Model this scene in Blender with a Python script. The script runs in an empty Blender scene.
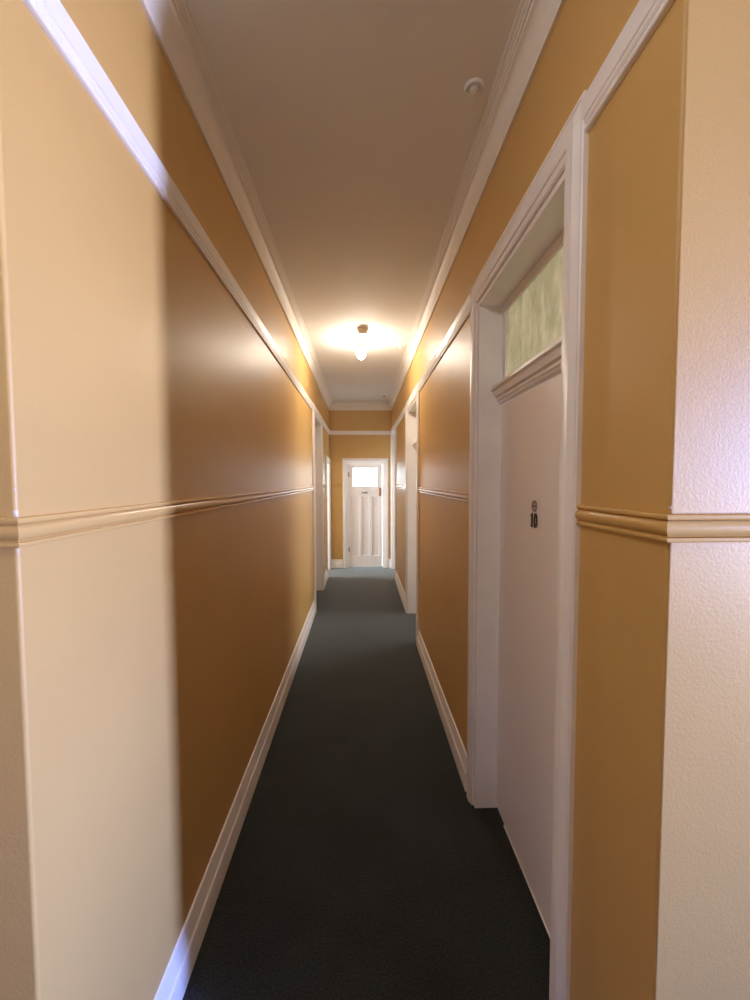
import bpy, bmesh, math, random
from mathutils import Vector, Matrix
random.seed(7)
scn = bpy.context.scene
COL = scn.collection
V = Vector
PI = math.pi

# ------------------------------------------------------------------ dimensions (metres); camera at x=0,y=0, corridor runs along +y
EYE = 1.70
XL, XR = -0.62, 0.582          # corridor wall faces
YC = 0.737                     # corner where the corridor meets the cross hall
YE = 7.757                     # end wall face
ZC = 3.19                      # ceiling
T = 0.135                      # wall thickness
OL, OR = -2.4, 2.4             # outer walls of the rooms
HB, HR = -1.55, 3.8            # cross hall back wall, right end wall

# ------------------------------------------------------------------ helpers
def obj(name, bm, mat, parent=None, smooth=False, bevel=0.0):
    bmesh.ops.remove_doubles(bm, verts=bm.verts, dist=1e-6)
    bmesh.ops.recalc_face_normals(bm, faces=bm.faces)
    me = bpy.data.meshes.new(name); bm.to_mesh(me); bm.free()
    o = bpy.data.objects.new(name, me); COL.objects.link(o)
    me.materials.append(mat)
    if smooth:
        for p in me.polygons: p.use_smooth = True
        try: me.set_sharp_from_angle(angle=math.radians(smooth if smooth is not True else 40))
        except Exception: pass
    if bevel:
        m = o.modifiers.new('bevel', 'BEVEL'); m.width = bevel; m.segments = 2; m.limit_method = 'ANGLE'; m.angle_limit = 0.6
    if parent: o.parent = parent
    return o

def empty(name, loc=(0, 0, 0)):
    o = bpy.data.objects.new(name, None); COL.objects.link(o); o.location = loc
    o.empty_display_size = 0.05
    return o

def tag(o, label, cat, kind=None, group=None):
    o['label'] = label; o['category'] = cat
    if kind: o['kind'] = kind
    if group: o['group'] = group
    return o

def rel(o, parent):
    """parent an object whose mesh is in world coordinates"""
    o.parent = parent
    o.matrix_parent_inverse = Matrix.Translation(-parent.location)
    return o

def box(bm, x0, x1, y0, y1, z0, z1):
    x0, x1 = sorted((x0, x1)); y0, y1 = sorted((y0, y1)); z0, z1 = sorted((z0, z1))
    v = [bm.verts.new((x, y, z)) for x in (x0, x1) for y in (y0, y1) for z in (z0, z1)]
    for f in ((0, 1, 3, 2), (4, 6, 7, 5), (0, 4, 5, 1), (2, 3, 7, 6), (0, 2, 6, 4), (1, 5, 7, 3)):
        bm.faces.new([v[i] for i in f])

def prism(bm, poly, z0, z1):
    """plan polygon raised from z0 to z1"""
    a = [bm.verts.new((x, y, z0)) for x, y in poly]; b = [bm.verts.new((x, y, z1)) for x, y in poly]
    n = len(poly)
    for i in range(n): bm.faces.new((a[i], a[(i+1) % n], b[(i+1) % n], b[i]))
    bm.faces.new(a[::-1]); bm.faces.new(b)

def sweep(bm, path, prof, axis):
    """closed profile [(u, v)] along a path: v along the constant axis, u to the side (t x axis), mitred"""
    axis = V(axis).normalized(); P = [V(p) for p in path]; n = len(P)
    seg = [(P[i+1]-P[i]).normalized().cross(axis).normalized() for i in range(n-1)]
    rings = []
    for i in range(n):
        if i == 0: s = seg[0]
        elif i == n-1: s = seg[-1]
        else:
            s = (seg[i-1]+seg[i]); s = s.normalized() / max(0.2, s.normalized().dot(seg[i]))
        rings.append([bm.verts.new(P[i] + s*u + axis*v) for u, v in prof])
    m = len(prof)
    for i in range(n-1):
        for k in range(m):
            bm.faces.new((rings[i][k], rings[i][(k+1) % m], rings[i+1][(k+1) % m], rings[i+1][k]))
    bm.faces.new(rings[0][::-1]); bm.faces.new(rings[-1])

def lathe(bm, prof, centre=(0, 0, 0), n=40, axis='z'):
    """prof [(r, h)] turned around an axis through centre"""
    c = V(centre); rings = []
    for r, h in prof:
        if r < 1e-6:
            rings.append([bm.verts.new(c + ax3(0, 0, h, axis))]); continue
        rings.append([bm.verts.new(c + ax3(r*math.cos(2*PI*k/n), r*math.sin(2*PI*k/n), h, axis)) for k in range(n)])
    for a, b in zip(rings, rings[1:]):
        for k in range(n):
            q = [a[k % len(a)], a[(k+1) % len(a)], b[(k+1) % len(b)], b[k % len(b)]]
            q = list(dict.fromkeys(q))
            if len(q) > 2: bm.faces.new(q)

def ax3(a, b, h, axis):
    return V((a, b, h)) if axis == 'z' else V((h, a, b)) if axis == 'x' else V((a, h, b))

def arc(cx, cy, r, a0, a1, n):
    return [(cx + r*math.cos(math.radians(a0+(a1-a0)*i/n)), cy + r*math.sin(math.radians(a0+(a1-a0)*i/n))) for i in range(n+1)]

# ------------------------------------------------------------------ materials
def material(name, col, rough=0.5, spec=0.5):
    m = bpy.data.materials.new(name); m.use_nodes = True
    nt = m.node_tree; b = nt.nodes['Principled BSDF']
    b.inputs['Base Color'].default_value = (*col, 1); b.inputs['Roughness'].default_value = rough
    b.inputs['Specular IOR Level'].default_value = spec
    return m, nt, b

def coords(nt):
    return nt.nodes.new('ShaderNodeTexCoord').outputs['Object']

def noise(nt, vec, scale, detail=4, rough=0.5):
    n = nt.nodes.new('ShaderNodeTexNoise'); n.inputs['Scale'].default_value = scale
    n.inputs['Detail'].default_value = detail; n.inputs['Roughness'].default_value = rough
    nt.links.new(vec, n.inputs['Vector']); return n.outputs['Fac']

def bump(nt, b, h, strength, dist, prev=None):
    n = nt.nodes.new('ShaderNodeBump'); n.inputs['Strength'].default_value = strength; n.inputs['Distance'].default_value = dist
    nt.links.new(h, n.inputs['Height'])
    if prev: nt.links.new(prev, n.inputs['Normal'])
    nt.links.new(n.outputs['Normal'], b.inputs['Normal']); return n.outputs['Normal']

def vary(nt, b, fac, c0, c1, lo=0.3, hi=0.7):
    r = nt.nodes.new('ShaderNodeValToRGB'); r.color_ramp.elements[0].position = lo; r.color_ramp.elements[1].position = hi
    r.color_ramp.elements[0].color = (*c0, 1); r.color_ramp.elements[1].color = (*c1, 1)
    nt.links.new(fac, r.inputs['Fac']); nt.links.new(r.outputs['Color'], b.inputs['Base Color'])

WALL_C = (0.60, 0.375, 0.130)
M = {}
m, nt, b = material('tan_gloss_paint', WALL_C, 0.46, 0.5); c = coords(nt)
vary(nt, b, noise(nt, c, 2.2, 5), tuple(x*0.97 for x in WALL_C), tuple(x*1.03 for x in WALL_C))
n1 = bump(nt, b, noise(nt, c, 200, 3), 0.22, 0.002)
bump(nt, b, noise(nt, c, 9, 3), 0.05, 0.01, n1); M['wall'] = m

m, nt, b = material('tan_trim_paint', WALL_C, 0.27, 0.5); M['dado'] = m
c = coords(nt); bump(nt, b, noise(nt, c, 60, 3), 0.04, 0.003)

TR_C = (0.86, 0.83, 0.82)
m, nt, b = material('white_gloss_trim', TR_C, 0.40, 0.5); c = coords(nt)
vary(nt, b, noise(nt, c, 6, 6), tuple(x*0.96 for x in TR_C), tuple(min(1, x*1.03) for x in TR_C))
bump(nt, b, noise(nt, c, 70, 3), 0.05, 0.003); M['trim'] = m

m, nt, b = material('white_door_paint', (0.87, 0.82, 0.80), 0.36, 0.5); c = coords(nt)
bump(nt, b, noise(nt, c, 120, 3), 0.05, 0.002); M['leaf'] = m

m, nt, b = material('ceiling_paint', (0.76, 0.745, 0.72), 0.75, 0.25); c = coords(nt)
bump(nt, b, noise(nt, c, 5, 5), 0.10, 0.01); M['ceil'] = m
m, nt, b = material('cornice_plaster', (0.82, 0.78, 0.74), 0.55, 0.3); M['cornice'] = m

m, nt, b = material('dark_green_grey_carpet', (0.03, 0.035, 0.036), 0.72, 0.3); c = coords(nt)
f1 = noise(nt, c, 130, 5, 0.75); f2 = noise(nt, c, 3.0, 5)
mx = nt.nodes.new('ShaderNodeMath'); mx.operation = 'MULTIPLY_ADD'
nt.links.new(f2, mx.inputs[0]); mx.inputs[1].default_value = 0.35; nt.links.new(f1, mx.inputs[2])
vary(nt, b, mx.outputs[0], (0.001, 0.0015, 0.0015), (0.017, 0.021, 0.021), 0.58, 0.80)
b.inputs['Sheen Roughness'].default_value = 0.34
b.inputs['Sheen Tint'].default_value = (0.90, 1.0, 1.0, 1)
sr = nt.nodes.new('ShaderNodeMapRange'); sr.inputs['From Min'].default_value = 0.38; sr.inputs['From Max'].default_value = 0.62
sr.inputs['To Min'].default_value = 0.5; sr.inputs['To Max'].default_value = 1.0
nt.links.new(f1, sr.inputs['Value']); nt.links.new(sr.outputs[0], b.inputs['Sheen Weight'])
bump(nt, b, f1, 0.6, 0.004); M['carpet'] = m

m, nt, b = material('obscure_green_glass', (0.80, 0.80, 0.64), 0.25, 0.5); c = coords(nt)
mp = nt.nodes.new('ShaderNodeMapping'); mp.inputs['Scale'].default_value = (1, 1, 0.45); nt.links.new(c, mp.inputs['Vector'])
vo = nt.nodes.new('ShaderNodeTexVoronoi'); vo.inputs['Scale'].default_value = 75; nt.links.new(mp.outputs[0], vo.inputs['Vector'])
gn = noise(nt, mp.outputs[0], 22, 6, 0.7)
nb = bump(nt, b, vo.outputs['Distance'], 0.9, 0.006); bump(nt, b, gn, 0.6, 0.012, nb)
rp = nt.nodes.new('ShaderNodeValToRGB'); rp.color_ramp.elements[0].position = 0.3; rp.color_ramp.elements[1].position = 0.75
rp.color_ramp.elements[0].color = (0.56, 0.56, 0.43, 1); rp.color_ramp.elements[1].color = (0.88, 0.85, 0.74, 1); nt.links.new(gn, rp.inputs['Fac'])
nt.links.new(rp.outputs['Color'], b.inputs['Base Color'])
tl = nt.nodes.new('ShaderNodeBsdfTranslucent'); nt.links.new(rp.outputs['Color'], tl.inputs['Color'])
ms = nt.nodes.new('ShaderNodeMixShader'); ms.inputs['Fac'].default_value = 0.7
nt.links.new(b.outputs[0], ms.inputs[1]); nt.links.new(tl.outputs[0], ms.inputs[2])
nt.links.new(ms.outputs[0], nt.nodes['Material Output'].inputs['Surface']); M['obscure'] = m

m, nt, b = material('frosted_daylit_glass', (0.9, 0.93, 0.95), 0.25, 0.5)
b.inputs['Emission Color'].default_value = (0.74, 0.90, 1.0, 1); b.inputs['Emission Strength'].default_value = 10.0
M['daylit'] = m
m, nt, b = material('lit_bulb_glass', (1, 0.95, 0.85), 0.2)
b.inputs['Emission Color'].default_value = (1.0, 0.89, 0.74, 1); b.inputs['Emission Strength'].default_value = 235.0
M['bulb'] = m
m, nt, b = material('lit_white_bulb_glass', (1, 0.97, 0.95), 0.2)
b.inputs['Emission Color'].default_value = (0.95, 0.97, 1.0, 1); b.inputs['Emission Strength'].default_value = 160.0
M['hall_bulb'] = m  # glow of the extra fill bulb, added out of view
M['black'] = material('black_enamel', (0.012, 0.009, 0.009), 0.35)[0]
M['plastic'] = material('cream_plastic', (0.78, 0.73, 0.66), 0.4)[0]
M['ring'] = material('pinkish_metal', (0.36, 0.24, 0.19), 0.35)[0]
m, nt, b = material('copper_plate', (0.55, 0.27, 0.16), 0.35); b.inputs['Metallic'].default_value = 0.8; M['copper'] = m
m, nt, b = material('grey_metal', (0.45, 0.42, 0.40), 0.4); b.inputs['Metallic'].default_value = 0.6; M['steel'] = m
m, nt, b = material('pale_aluminium', (0.85, 0.82, 0.78), 0.35); b.inputs['Metallic'].default_value = 0.4; M['alu'] = m
M['plaster'] = material('bare_plaster', (0.66, 0.58, 0.48), 0.8)[0]
M['room'] = material('pale_room_paint', (0.70, 0.68, 0.62), 0.7)[0]

# ------------------------------------------------------------------ openings
ZD = 2.575                     # head of the tall door openings
Z6 = 2.045                     # head of the low openings
D1 = (1.134, 2.000); D2 = (4.10, 5.05); D3 = (6.80, 7.645)
DA = (5.20, 6.175); DB = (6.995, 7.645)
DE = (-0.282, 0.425)           # end door opening (x)

def struct(o, label, cat): return tag(o, label, cat, 'structure')

# ------------------------------------------------------------------ walls
def corridor_wall(name, X, side, openings, label):
    bm = bmesh.new(); Xo = X + side*T; r = 0.007
    first = openings[0][0][0]
    far = OL - T if side < 0 else HR + T
    cx = X + side*r
    corner = arc(cx, YC + r, r, 270, 180, 6) if side > 0 else arc(cx, YC + r, r, 270, 360, 6)
    poly = [(far, YC)] + corner + [(X, first), (Xo, first), (Xo, YC + T), (far, YC + T)]
    prism(bm, poly, 0, ZC)
    for i, ((y0, y1), zh) in enumerate(openings):
        box(bm, X, Xo, y0, y1, zh, ZC)
        y2 = openings[i+1][0][0] if i+1 < len(openings) else YE
        if y2 - y1 > 0.001: box(bm, X, Xo, y1, y2, 0, ZC)
    return struct(obj(name, bm, M['wall']), label, 'wall')
corridor_wall('wall_left', XL, -1, [(DA, ZD), (DB, Z6)], 'glossy tan painted corridor wall on the left, sunlit at its near corner')
corridor_wall('wall_right', XR, 1, [(D1, ZD), (D2, ZD), (D3, ZD)], 'glossy tan painted corridor wall on the right around the number ten door')

bm = bmesh.new()
for x0, x1, z0 in ((OL-T, DE[0], 0), (DE[1], OR+T, 0)): box(bm, x0, x1, YE, YE+T, z0, ZC)
box(bm, DE[0], DE[1], YE, YE+T, 2.045, ZC)
struct(obj('wall_end', bm, M['wall']), 'tan wall closing the far end of the corridor around the half-glazed door', 'wall')

bm = bmesh.new(); box(bm, OL-T, HR+T, HB-T, YE+T, -0.1, 0)
struct(obj('floor', bm, M['carpet']), 'dark green grey carpet running the length of the corridor', 'floor')
bm = bmesh.new(); box(bm, OL-T, HR+T, HB-T, YE+T, ZC, ZC+0.1)
struct(obj('ceiling', bm, M['ceil']), 'plain off-white corridor ceiling with a bare bulb', 'ceiling')

# the rest of the building the camera cannot see: cross hall behind, rooms to the sides
bm = bmesh.new(); box(bm, OL-T, HR+T, HB-T, HB, 0, ZC)
struct(obj('wall_back', bm, M['wall']), 'tan wall of the cross hall behind the viewpoint', 'wall')
def holed_wall(name, x0, x1, y0, y1, hole, mat, label):
    (a, b_, c_, d) = hole; bm = bmesh.new()
    box(bm, x0, x1, y0, a, 0, ZC); box(bm, x0, x1, b_, y1, 0, ZC); box(bm, x0, x1, a, b_, 0, c_); box(bm, x0, x1, a, b_, d, ZC)
    return struct(obj(name, bm, mat), label, 'wall')
W1 = (-0.95, -0.59, 0.75, 2.35)
W2 = (1.25, 2.25, 0.9, 2.3)
W3 = (6.75, 7.45, 0.5, 2.3)
holed_wall('wall_hall_right', HR, HR+T, HB-T, YC, W1, M['wall'], 'tan end wall of the cross hall with its window')
bm = bmesh.new(); box(bm, OL-T, OL, HB, YC, 0, ZC)
struct(obj('wall_hall_left', bm, M['wall']), 'tan blind end wall of the cross hall', 'wall')
holed_wall('wall_room_right', OR, OR+T, YC+T, 3.05, W2, M['room'], 'pale outer wall of the rooms behind the numbered door')
holed_wall('wall_room_left', OL-T, OL, YC+T, YE, W3, M['room'], 'pale outer wall of the rooms on the left side')
W4 = (4.35, 5.65, 0.8, 2.3)  # opening for the added fill window
holed_wall('wall_room_right_far', OR, OR+T, 3.05, YE, W4, M['room'], 'pale outer wall of the room behind the second door on the right')
bm = bmesh.new(); box(bm, XR+T, OR, 3.0, 3.1, 0, ZC)
struct(obj('wall_partition_right', bm, M['room']), 'pale partition between the rooms on the right', 'wall')
bm = bmesh.new(); box(bm, OL, XL-T, 6.45, 6.55, 0, ZC)
struct(obj('wall_partition_left', bm, M['room']), 'pale partition between the rooms on the left', 'wall')

def window(n, x, side, hole, label):
    y0, y1, z0, z1 = hole; e = struct(empty('window_%d' % n, (x, (y0+y1)/2, z0)), label, 'window')
    bm = bmesh.new(); w = 0.045
    for a in ((y0, y0+w, z0, z1), (y1-w, y1, z0, z1), (y0+w, y1-w, z0, z0+w), (y0+w, y1-w, z1-w, z1)):
        box(bm, x+side*0.05, x+side*0.10, *a)
    rel(obj('window_frame', bm, M['trim']), e)
    bm = bmesh.new(); box(bm, x-side*0.04, x+side*0.05, y0-0.04, y1+0.04, z0-0.03, z0)
    rel(obj('window_sill', bm, M['trim']), e)
window(1, HR, 1, W1, 'tall narrow window lighting the cross hall')
window(2, OR, 1, W2, 'window of the room behind the numbered door')
window(4, OR, 1, W4, 'window of the room behind the second door on the right')  # out of view, added so daylight fill reaches mid corridor
window(3, OL, -1, W3, 'window of the far left room')

# ------------------------------------------------------------------ mouldings
DADO = [(0, 0)] + [(0.006, 0.0005)] + arc(0.009, 0.0055, 0.005, -90, 90, 5)[1:] + [(0.007, 0.0125)] + \
       [(0.011, 0.015), (0.0175, 0.020), (0.0195, 0.027), (0.0175, 0.034), (0.011, 0.0395), (0.007, 0.042)] + \
       arc(0.010, 0.0485, 0.0055, -90, 90, 5) + [(0.004, 0.055), (0, 0.055)]
DADO = [(u*0.76, v) for u, v in DADO]
RAIL = [(0, 0), (0.004, 0)] + arc(0.007, 0.007, 0.006, -90, 60, 6) + [(0.008, 0.015), (0.008, 0.019), (0.012, 0.022),
       (0.014, 0.027), (0.014, 0.031), (0.017, 0.034), (0.020, 0.066), (0.022, 0.072), (0.022, 0.076), (0, 0.076)]
SKIRT = [(0, 0), (0.024, 0), (0.024, 0.098), (0.0225, 0.103), (0.018, 0.107), (0.012, 0.135), (0.009, 0.158), (0.007, 0.168), (0, 0.172)]
CORN = [(0, -0.140), (0.012, -0.140), (0.014, -0.130), (0.010, -0.124)] + \
       [(0.012+0.040*(1-math.cos(t*PI/2/8)), -0.122+0.085*math.sin(t*PI/2/8)) for t in range(9)] + \
       [(0.052, -0.026), (0.060, -0.026), (0.060, -0.015), (0.068, -0.015), (0.068, -0.007), (0.080, -0.007), (0.080, 0), (0, 0)]
ARCH = [(0, 0), (0, 0.012), (0.003, 0.016), (0.018, 0.018), (0.020, 0.0225), (0.024, 0.024), (0.058, 0.025), (0.062, 0.022),
        (0.079, 0.013), (0.081, 0.016), (0.087, 0.016), (0.090, 0.012), (0.090, 0)]
AW = 0.090
def run(name, path, prof, mat, label, cat='trim'):
    """moulding along a plan path; the room lies to the right of the direction of travel"""
    bm = bmesh.new(); sweep(bm, path, prof, (0, 0, 1))
    return struct(obj(name, bm, mat, smooth=35), label, cat)

# travel so that t x z points into the corridor: left wall goes +y -> side = +x ; right wall goes -y -> side = -x
def L(y0, y1, z): return [(XL, y0, z), (XL, y1, z)]
def R(y0, y1, z): return [(XR, y1, z), (XR, y0, z)]
ZDA, ZPR = 1.581, 2.583
run('trim_dado_left', [(OL, YC, ZDA), (XL, YC, ZDA), (XL, DA[0]-AW, ZDA)], DADO, M['dado'], 'triple-bead tan dado rail along the left wall, wrapping its near corner')
run('trim_dado_left_far', L(DA[1]+AW, DB[0]-AW, ZDA), DADO, M['dado'], 'short tan dado rail between the two left doorways')
run('trim_dado_right', [(XR, D1[0]-AW, ZDA), (XR, YC, ZDA), (HR, YC, ZDA)], DADO, M['dado'], 'tan dado rail wrapping the right near corner beside the number ten door')
run('trim_dado_right_mid', R(D1[1]+AW, D2[0]-AW, ZDA), DADO, M['dado'], 'tan dado rail on the right wall between the first and second doors')
run('trim_dado_right_far', R(D2[1]+AW, D3[0]-AW, ZDA), DADO, M['dado'], 'tan dado rail on the right wall past the second door')
run('trim_dado_end_left', [(XL, YE, ZDA), (DE[0]-AW, YE, ZDA)], DADO, M['dado'], 'short tan dado rail on the end wall left of its door')
run('trim_dado_end_right', [(DE[1]+AW, YE, ZDA), (XR, YE, ZDA)], DADO, M['dado'], 'stub of tan dado rail on the end wall right of its door')
run('trim_picture_rail_left', [(OL, YC, ZPR), (XL, YC, ZPR), (XL, DA[0]-AW, ZPR)], RAIL, M['trim'], 'white picture rail high along the left wall')
run('trim_picture_rail_end', [(XL, DA[1]+AW, ZPR), (XL, YE, ZPR), (XR, YE, ZPR)], RAIL, M['trim'], 'white picture rail turning across the end wall above the glazed door')
run('trim_picture_rail_right', [(XR, D1[0]-AW, ZPR), (XR, YC, ZPR), (HR, YC, ZPR)], RAIL, M['trim'], 'white picture rail from the number ten door to the right near corner')
run('trim_picture_rail_right_mid', R(D1[1]+AW, D2[0]-AW, ZPR), RAIL, M['trim'], 'white picture rail on the right wall between the first and second doors')
run('trim_picture_rail_right_far', R(D2[1]+AW, D3[0]-AW, ZPR), RAIL, M['trim'], 'white picture rail on the right wall past the second door')
run('trim_cornice', [(OL, YC, ZC), (XL, YC, ZC), (XL, YE, ZC), (XR, YE, ZC), (XR, YC, ZC), (HR, YC, ZC)], CORN, M['cornice'], 'stepped white plaster cornice around the corridor ceiling')
run('baseboard_left', [(OL, YC, 0), (XL, YC, 0), (XL, DA[0]-AW, 0)], SKIRT, M['trim'], 'white skirting board along the near left wall', 'baseboard')
run('baseboard_left_far', L(DA[1]+AW, DB[0]-AW, 0), SKIRT, M['trim'], 'short white skirting board between the two left doorways', 'baseboard')
run('baseboard_right', [(XR, D1[0]-AW, 0), (XR, YC, 0), (HR, YC, 0)], SKIRT, M['trim'], 'white skirting board at the right near corner', 'baseboard')
run('baseboard_right_mid', R(D1[1]+AW, D2[0]-AW, 0), SKIRT, M['trim'], 'white skirting board on the right wall between the first and second doors', 'baseboard')
run('baseboard_right_far', R(D2[1]+AW, D3[0]-AW, 0), SKIRT, M['trim'], 'white skirting board on the right wall past the second door', 'baseboard')
run('baseboard_end_left', [(XL, YE, 0), (DE[0]-AW, YE, 0)], SKIRT, M['trim'], 'white skirting board on the end wall left of its door', 'baseboard')
run('baseboard_end_right', [(DE[1]+AW, YE, 0), (XR, YE, 0)], SKIRT, M['trim'], 'stub of white skirting on the end wall right of its door', 'baseboard')

# ------------------------------------------------------------------ doors
def side_door(n, X, side, op, zh, label, leaf=True, transom=True, head=0.113, ajar=False):
    """a door in a corridor wall; side = +1 right wall, -1 left wall"""
    y0, y1 = op; e = struct(empty('door_%d' % n, (X, (y0+y1)/2, 0)), label, 'door')
    inn = V((-side, 0, 0))
    bm = bmesh.new()
    k = (zh + head - zh) / AW                             # the head is a little deeper than the legs
    rings = []
    for y, z, sy, sz in ((y0, 0, -1, 0), (y0, zh, -1, k), (y1, zh, 1, k), (y1, 0, 1, 0)):
        rings.append([bm.verts.new((X - side*v, y + sy*u, z + sz*u)) for u, v in ARCH])
    nA = len(ARCH)
    for a, b_ in zip(rings, rings[1:]):
        for q in range(nA): bm.faces.new((a[q], a[(q+1) % nA], b_[(q+1) % nA], b_[q]))
    bm.faces.new(rings[0]); bm.faces.new(rings[-1])
    rel(obj('architrave', bm, M['trim'], smooth=35), e)
    bm = bmesh.new(); xi, xo = X - side*0.004, X + side*(T+0.004); w = 0.022
    box(bm, xi, xo, y0, y0+w, 0, zh); box(bm, xi, xo, y1-w, y1, 0, zh); box(bm, xi, xo, y0+w, y1-w, zh-w, zh)
    rel(obj('jamb_lining', bm, M['trim'], bevel=0.002), e)
    a, b_ = y0+w+0.003, y1-w-0.003
    xl = X + side*0.108                                  # corridor face of the leaf
    zt = 2.075
    if leaf and ajar:                                     # swung right back into the room
        bm = bmesh.new(); box(bm, xl, xl+side*(b_-a), a, a+0.024, 0.018, zt-0.006)
        rel(obj('leaf', bm, M['leaf'], bevel=0.002), e)
    elif leaf:
        bm = bmesh.new(); box(bm, xl, xl+side*0.024, a, b_, 0.018, zt-0.006 if transom else zh-w-0.004)
        rel(obj('leaf', bm, M['leaf'], bevel=0.002), e)
    if transom:
        bm = bmesh.new()
        prof = [(0, 0), (0.012, 0.004), (0.016, 0.014), (0.022, 0.018), (0.022, 0.030), (0.034, 0.036), (0.042, 0.060), (0.052, 0.068), (0.052, 0.082), (0.004, 0.096), (-0.022, 0.096), (-0.022, 0)]
        p = [(xl, y0+w-0.001, zt), (xl, y1-w+0.001, zt)]
        if side > 0: p = p[::-1]
        sweep(bm, p, prof, (0, 0, 1)); rel(obj('transom_bar', bm, M['trim'], smooth=30), e)
        z0, z1 = zt+0.094, zh-w-0.002
        bm = bmesh.new(); f = 0.042
        for q in ((a, a+f, z0, z1), (b_-f, b_, z0, z1), (a+f, b_-f, z0, z0+0.03), (a+f, b_-f, z1-f, z1)):
            box(bm, xl, xl+side*0.024, *q)
        fr = rel(obj('transom_sash', bm, M['trim'], bevel=0.003), e)
        bm = bmesh.new(); box(bm, xl+side*0.010, xl+side*0.016, a+f-0.004, b_-f+0.004, z0+0.026, z1-f+0.004)
        g = obj('pane', bm, M['obscure']); g.parent = fr; g['label'] = 'greenish pebbled obscure glass'
    return e, xl, a, b_

d1, xl, ya, yb = side_door(1, XR, 1, D1, ZD, 'tall white number ten door with obscure glass transom, nearest on the right')
# the number and the viewer on the leaf; u runs towards the camera (-y), v up
def leafpoly(bm, pts, x0, x1, yc, zc):
    a = [bm.verts.new((x0, yc-u, zc+v)) for u, v in pts]; b_ = [bm.verts.new((x1, yc-u, zc+v)) for u, v in pts]
    n = len(pts)
    for i in range(n): bm.faces.new((a[i], a[(i+1) % n], b_[(i+1) % n], b_[i]))
    bm.faces.new(a); bm.faces.new(b_[::-1])
def ringpoly(bm, ro, ri, x0, x1, yc, zc, n=28):
    rows = []
    for (ru, rv), x in ((ro, x0), (ro, x1), (ri, x1), (ri, x0)):
        rows.append([bm.verts.new((x, yc - ru*math.cos(2*PI*k/n), zc + rv*math.sin(2*PI*k/n))) for k in range(n)])
    for r in range(4):
        A, B = rows[r], rows[(r+1) % 4]
        for k in range(n): bm.faces.new((A[k], A[(k+1) % n], B[(k+1) % n], B[k]))
bm = bmesh.new(); YN, ZN = 1.575, 1.540; h = 0.0285
one = [(u*0.82, v) for u, v in [(-0.033, -h), (-0.008, -h), (-0.008, -h+0.006), (-0.014, -h+0.006), (-0.014, h), (-0.021, h), (-0.035, h-0.010), (-0.035, h-0.016), (-0.027, h-0.012), (-0.027, -h+0.006), (-0.033, -h+0.006)]]
leafpoly(bm, one, xl-0.004, xl+0.001, YN, ZN)
ringpoly(bm, (0.0155, h+0.001), (0.0065, h-0.009), xl-0.004, xl+0.001, YN-0.0165, ZN)
nb = rel(obj('door_number', bm, M['black']), d1); nb['label'] = 'bold black number 10'
bm = bmesh.new(); ZV = 1.597
ringpoly(bm, (0.019, 0.023), (0.0145, 0.0185), xl-0.005, xl+0.001, 1.570, ZV)
vw = rel(obj('door_viewer', bm, M['ring'], smooth=30), d1); vw['label'] = 'small round viewer ring with a dark crossbar'
bm = bmesh.new(); leafpoly(bm, [(-0.0155, -0.004), (0.0165, -0.003), (0.0170, 0.012), (0.0135, 0.012), (0.0125, 0.002), (-0.0155, 0.001)], xl-0.004, xl+0.001, 1.570, ZV)
o = obj('crossbar', bm, M['black']); o.parent = vw
bm = bmesh.new(); box(bm, xl-0.005, xl+0.002, ya+0.004, yb-0.12, 0.012, 0.019)  # thin pale strip along the foot of the leaf
o = rel(obj('weather_strip', bm, M['alu'], bevel=0.001), d1); o['label'] = 'pale strip along the bottom edge'

side_door(2, XR, 1, D2, ZD, 'white door frame set in the right wall beyond the number ten door', ajar=True)  # leaf set open, unseen, to let the added window fill through
side_door(3, XR, 1, D3, ZD, 'white door frame in the right wall touching the end wall corner')
side_door(4, XL, -1, DA, ZD, 'tall white door frame in the left wall near the far end')
side_door(5, XL, -1, DB, Z6, 'low open white doorway in the left wall, daylight spilling from it', leaf=False, transom=False, head=AW)

# end door
e6 = struct(empty('door_6', (0.07, YE, 0)), 'white half-glazed panelled door at the far end of the corridor', 'door')
ZE = 2.045
bm = bmesh.new()
sweep(bm, [(DE[1], YE, 0), (DE[1], YE, ZE), (DE[0], YE, ZE), (DE[0], YE, 0)], ARCH, (0, -1, 0))
rel(obj('architrave', bm, M['trim'], smooth=35), e6)
bm = bmesh.new(); w = 0.018
box(bm, DE[0], DE[0]+w, YE-0.004, YE+T, 0, ZE); box(bm, DE[1]-w, DE[1], YE-0.004, YE+T, 0, ZE); box(bm, DE[0]+w, DE[1]-w, YE-0.004, YE+T, ZE-w, ZE)
rel(obj('jamb_lining', bm, M['trim']), e6)
lx0, lx1 = DE[0]+w+0.003, DE[1]-w-0.013; lz0, lz1 = 0.022, ZE-w-0.003
yf = YE+0.022; yk = yf+0.036
def leafbox(bm, x0, x1, z0, z1, d=0.0): box(bm, x0, x1, yf+d, yk-d, z0, z1)
bm = bmesh.new()
gx0, gx1, gz0, gz1 = lx0+0.075, lx1-0.075, 1.585, 1.955
px = [lx0+0.055, lx0+0.055+0.163, lx0+0.055+0.163+0.042]
pw = (lx1-lx0-0.11-2*0.042)/3
P3 = [(lx0+0.055+i*(pw+0.042), lx0+0.055+i*(pw+0.042)+pw) for i in range(3)]
pz0, pz1 = 0.235, 1.385
leafbox(bm, lx0, gx0, gz0, lz1); leafbox(bm, gx1, lx1, gz0, lz1); leafbox(bm, gx0, gx1, gz1, lz1)
leafbox(bm, lx0, lx1, pz1, gz0); leafbox(bm, lx0, lx1, lz0, pz0)
leafbox(bm, lx0, P3[0][0], pz0, pz1); leafbox(bm, P3[2][1], lx1, pz0, pz1)
for i in (0, 1): leafbox(bm, P3[i][1], P3[i+1][0], pz0, pz1)
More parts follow.
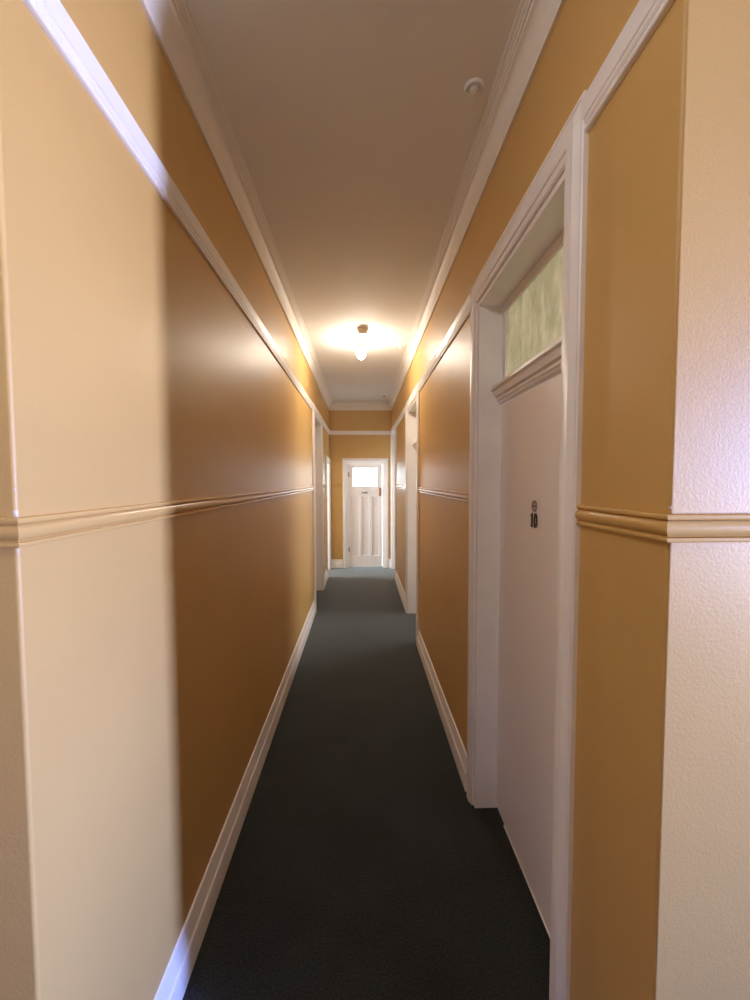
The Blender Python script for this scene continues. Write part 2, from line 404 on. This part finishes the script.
rel(obj('leaf', bm, M['leaf']), e6)
for x0, x1 in P3:
    bm = bmesh.new(); box(bm, x0-0.003, x1+0.003, yf+0.020, yk-0.006, pz0-0.003, pz1+0.003)
    # splayed bead around the recess
    for s in ((x0, x0+0.008), (x1, x1-0.008)):
        bm2 = [(s[0], yf+0.001), (s[1], yf+0.021), (s[0], yf+0.021)]
        prism(bm, bm2, pz0, pz1)
    rel(obj('panel', bm, M['leaf']), e6)
bm = bmesh.new(); box(bm, gx0-0.006, gx1+0.006, yf+0.014, yf+0.020, gz0-0.006, gz1+0.006)
o = rel(obj('pane', bm, M['daylit']), e6); o['label'] = 'bright daylit frosted pane'
bm = bmesh.new()
for q in ((gx0, gx0+0.014, gz0, gz1), (gx1-0.014, gx1, gz0, gz1), (gx0+0.014, gx1-0.014, gz0, gz0+0.014), (gx0+0.014, gx1-0.014, gz1-0.014, gz1)):
    box(bm, q[0], q[1], yf-0.004, yf+0.014, q[2], q[3])
rel(obj('glazing_bead', bm, M['leaf'], bevel=0.004), e6)
hx = lx1-0.036
bm = bmesh.new(); box(bm, hx-0.021, hx+0.021, yf-0.004, yf, 1.400, 1.565)
hd = rel(obj('handle_plate', bm, M['copper'], bevel=0.003), e6); hd['label'] = 'copper coloured handle plate'
bm = bmesh.new(); lathe(bm, [(0, -0.055), (0.016, -0.053), (0.025, -0.040), (0.024, -0.030), (0.012, -0.020), (0.010, 0.0), (0, 0)], (hx+0.004, yf-0.003, 1.49), 20, 'y')
o = obj('knob', bm, M['copper'], smooth=True); o.parent = hd
bm = bmesh.new(); box(bm, hx-0.004, hx+0.004, yf-0.0055, yf-0.004, 1.425, 1.445)
o = obj('keyhole', bm, M['black']); o.parent = hd
bm = bmesh.new(); cxm = (lx0+lx1)/2-0.012
box(bm, cxm-0.056, cxm+0.056, yf-0.005, yf, 1.452, 1.488)
lp = rel(obj('letter_plate', bm, M['steel'], bevel=0.003), e6); lp['label'] = 'small grey metal letter plate'
bm = bmesh.new(); box(bm, cxm-0.042, cxm+0.042, yf-0.009, yf-0.004, 1.462, 1.478)
o = obj('flap', bm, M['steel'], bevel=0.002); o.parent = lp
for z in (0.36, 1.82):
    bm = bmesh.new(); lathe(bm, [(0, -0.05), (0.007, -0.05), (0.007, 0.05), (0, 0.05)], (lx0-0.001, yf-0.005, z), 12)
    box(bm, lx0, lx0+0.022, yf-0.002, yf, z-0.045, z+0.045)
    o = rel(obj('hinge', bm, M['ring']), e6)

# paint chips where the arrises have been knocked
def chips(wall, X, side, spots):
    w = bpy.data.objects[wall]
    for z, s in spots:
        bm = bmesh.new(); bmesh.ops.create_icosphere(bm, subdivisions=2, radius=1)
        for v in bm.verts:
            v.co *= 0.75+0.5*random.random()
            v.co = V((v.co.x*s*0.55, v.co.y*s*0.55, v.co.z*s*(1+0.8*random.random())))
            v.co += V((X+side*0.004, YC+0.004, z))
        o = obj('paint_chip', bm, M['plaster'], smooth=True); o.parent = w; o['label'] = 'bare plaster knock on the wall corner'
chips('wall_left', XL, -1, [(1.642, 0.007), (1.672, 0.005), (1.688, 0.005), (1.575, 0.006), (1.52, 0.004), (1.36, 0.004)])
chips('wall_right', XR, 1, [(1.648, 0.006), (1.700, 0.004)])

# ------------------------------------------------------------------ things on the ceiling
YB = 4.27
def ceiling_light(loc, label, bulb_mat, blabel):
    lamp = tag(empty('ceiling_light', loc), label, 'lamp')
    bm = bmesh.new()
    lathe(bm, [(0, 0), (0.096, 0), (0.098, -0.004), (0.092, -0.010), (0.062, -0.018), (0.044, -0.032), (0.036, -0.046), (0, -0.046)], n=48)
    obj('canopy', bm, M['plastic'], lamp, smooth=35)
    bm = bmesh.new(); lathe(bm, [(0, -0.045), (0.028, -0.045), (0.029, -0.058), (0.025, -0.061), (0.025, -0.082), (0.029, -0.085), (0.028, -0.092), (0, -0.092)], n=36)
    obj('lamp_holder', bm, M['plastic'], lamp, smooth=35)
    bm = bmesh.new(); lathe(bm, [(0, -0.091), (0.022, -0.092), (0.036, -0.099), (0.053, -0.112), (0, -0.112)], n=36)
    obj('bulb_collar', bm, M['plastic'], lamp, smooth=35)
    bm = bmesh.new(); lathe(bm, [(0, -0.1115), (0.0535, -0.1115), (0.0550, -0.114), (0.0550, -0.124), (0.0545, -0.134), (0.052, -0.150), (0.045, -0.172), (0.034, -0.194), (0.020, -0.209), (0, -0.215)], n=36)
    obj('bulb', bm, bulb_mat, lamp, smooth=True)['label'] = blabel
ceiling_light((0.0, YB, ZC), 'bare glowing bulb in a flared batten holder on the corridor ceiling', M['bulb'], 'glowing warm white bulb')
ceiling_light((-0.6, 0.0, ZC), 'bulb in a batten holder on the cross hall ceiling, behind the viewpoint', M['hall_bulb'], 'glowing white bulb')  # unseen lamp, added to brighten the near corridor

sd = tag(empty('smoke_detector', (0.016, 4.02, ZC)), 'domed smoke detector silhouetted in front of the lit ceiling bulb', 'smoke detector')
bm = bmesh.new(); lathe(bm, [(0, 0), (0.052, 0), (0.054, -0.004), (0.054, -0.012), (0.050, -0.016), (0, -0.016)], n=40)
obj('base', bm, M['plastic'], sd, smooth=35)
bm = bmesh.new(); lathe(bm, [(0, -0.0155), (0.047, -0.0155), (0.048, -0.022), (0.043, -0.026), (0.044, -0.034), (0.036, -0.044), (0.018, -0.050), (0, -0.051)], n=40)
obj('sensor_cover', bm, M['plastic'], sd, smooth=35)

s1 = tag(empty('ceiling_sensor', (0.432, 1.576, ZC)), 'small round white sensor by the right cornice, nearest on the ceiling', 'sensor')
bm = bmesh.new(); lathe(bm, [(0, 0), (0.036, 0), (0.037, -0.004), (0.034, -0.010), (0.028, -0.012), (0.026, -0.006), (0.020, -0.006), (0, -0.006)], n=36)
obj('base_ring', bm, M['ceil'], s1, smooth=30)
bm = bmesh.new(); lathe(bm, [(0, -0.0055), (0.017, -0.0055), (0.016, -0.018), (0.010, -0.022), (0, -0.023)], n=28)
obj('sensor_head', bm, M['ceil'], s1, smooth=30)

s2 = tag(empty('ceiling_sensor', (0.440, 4.50, ZC)), 'flat white disc with a small nub on the ceiling right of the bulb', 'sensor')
bm = bmesh.new(); lathe(bm, [(0, 0), (0.062, 0), (0.064, -0.004), (0.058, -0.010), (0, -0.010)], n=36)
obj('base_ring', bm, M['ceil'], s2, smooth=30)
bm = bmesh.new(); lathe(bm, [(0, -0.0095), (0.016, -0.0095), (0.014, -0.024), (0.008, -0.028), (0, -0.028)], n=24)
obj('sensor_head', bm, M['plastic'], s2, smooth=30)

s3 = tag(empty('ceiling_button', (0.405, 7.12, ZC)), 'tiny dull cap on the ceiling near the end wall', 'ceiling cap')
bm = bmesh.new(); lathe(bm, [(0, 0), (0.026, 0), (0.024, -0.010), (0.012, -0.016), (0, -0.016)], n=24)
obj('cap', bm, M['ring'], s3, smooth=30)
s4 = tag(empty('ceiling_plate', (-0.46, 5.86, ZC)), 'shallow round blanking plate on the ceiling by the left cornice', 'ceiling plate')
bm = bmesh.new(); lathe(bm, [(0, 0), (0.050, 0), (0.050, -0.005), (0.044, -0.008), (0, -0.008)], n=32)
obj('plate', bm, M['ceil'], s4, smooth=30)

# ------------------------------------------------------------------ light
def area(name, loc, aim, sx, sy, power, col, spread=180):
    l = bpy.data.lights.new(name, 'AREA'); l.shape = 'RECTANGLE'; l.size = sx; l.size_y = sy; l.energy = power; l.color = col
    l.spread = math.radians(spread)
    o = bpy.data.objects.new(name, l); COL.objects.link(o); o.location = loc
    d = (V(aim)-V(loc)).normalized(); o.rotation_euler = d.to_track_quat('-Z', 'Y').to_euler()
    return o
yw = (W1[0]+W1[1])/2
area('sky_through_hall_window', (HR+0.13, yw, 1.85), (XL, 0.85, 0.75), 0.28, 0.8, 24, (0.54, 0.92, 2.7), 66)
area('ground_bounce_through_hall_window', (HR+0.12, yw, 1.25), (XL, 0.9, 2.35), 0.28, 0.8, 20, (1.0, 0.94, 1.0), 62)
area('sky_through_room_window', (OR+0.12, 1.75, 1.6), (0.6, 1.75, 1.9), 0.9, 1.3, 26, (1.0, 1.0, 0.96))
area('sky_through_second_room_window', (OR+0.12, 5.0, 1.55), (0.6, 4.6, 1.4), 1.2, 1.4, 32, (1.0, 0.94, 0.88))  # added fill, shining through the open second door onto the left wall
area('sky_through_far_window', (OL-0.12, 7.1, 1.4), (XL, 7.35, 0.9), 0.6, 1.7, 75, (0.92, 0.97, 1.0))

w = bpy.data.worlds.new('World'); scn.world = w; w.use_nodes = True
bg = w.node_tree.nodes['Background']; bg.inputs['Color'].default_value = (0.88, 0.95, 1.0, 1); bg.inputs['Strength'].default_value = 2.0

# ------------------------------------------------------------------ camera
cam = bpy.data.cameras.new('Camera'); co = bpy.data.objects.new('Camera', cam); COL.objects.link(co)
F = 400.0
cam.sensor_fit = 'VERTICAL'; cam.sensor_height = 36.0; cam.sensor_width = 27.0; cam.lens = F/1000*36.0
cam.clip_start = 0.02
yaw, pit, roll = 0.0331, -0.0481, -0.0028
# Rz(-yaw) * Rx(90 + pitch) * Rz(roll)
co.matrix_world = Matrix.Translation((0, 0, EYE)) @ Matrix.Rotation(-yaw, 4, 'Z') @ Matrix.Rotation(PI/2+pit, 4, 'X') @ Matrix.Rotation(roll, 4, 'Z')
scn.camera = co

vs = scn.view_settings
vs.view_transform = 'Standard'; vs.look = 'None'; vs.exposure = 0.27; vs.gamma = 1.0; vs.use_curve_mapping = False
cy = scn.cycles
cy.max_bounces = 14; cy.diffuse_bounces = 8; cy.glossy_bounces = 6; cy.transmission_bounces = 6
cy.sample_clamp_indirect = 8.0; cy.caustics_reflective = False; cy.caustics_refractive = False
cy.use_denoising = True
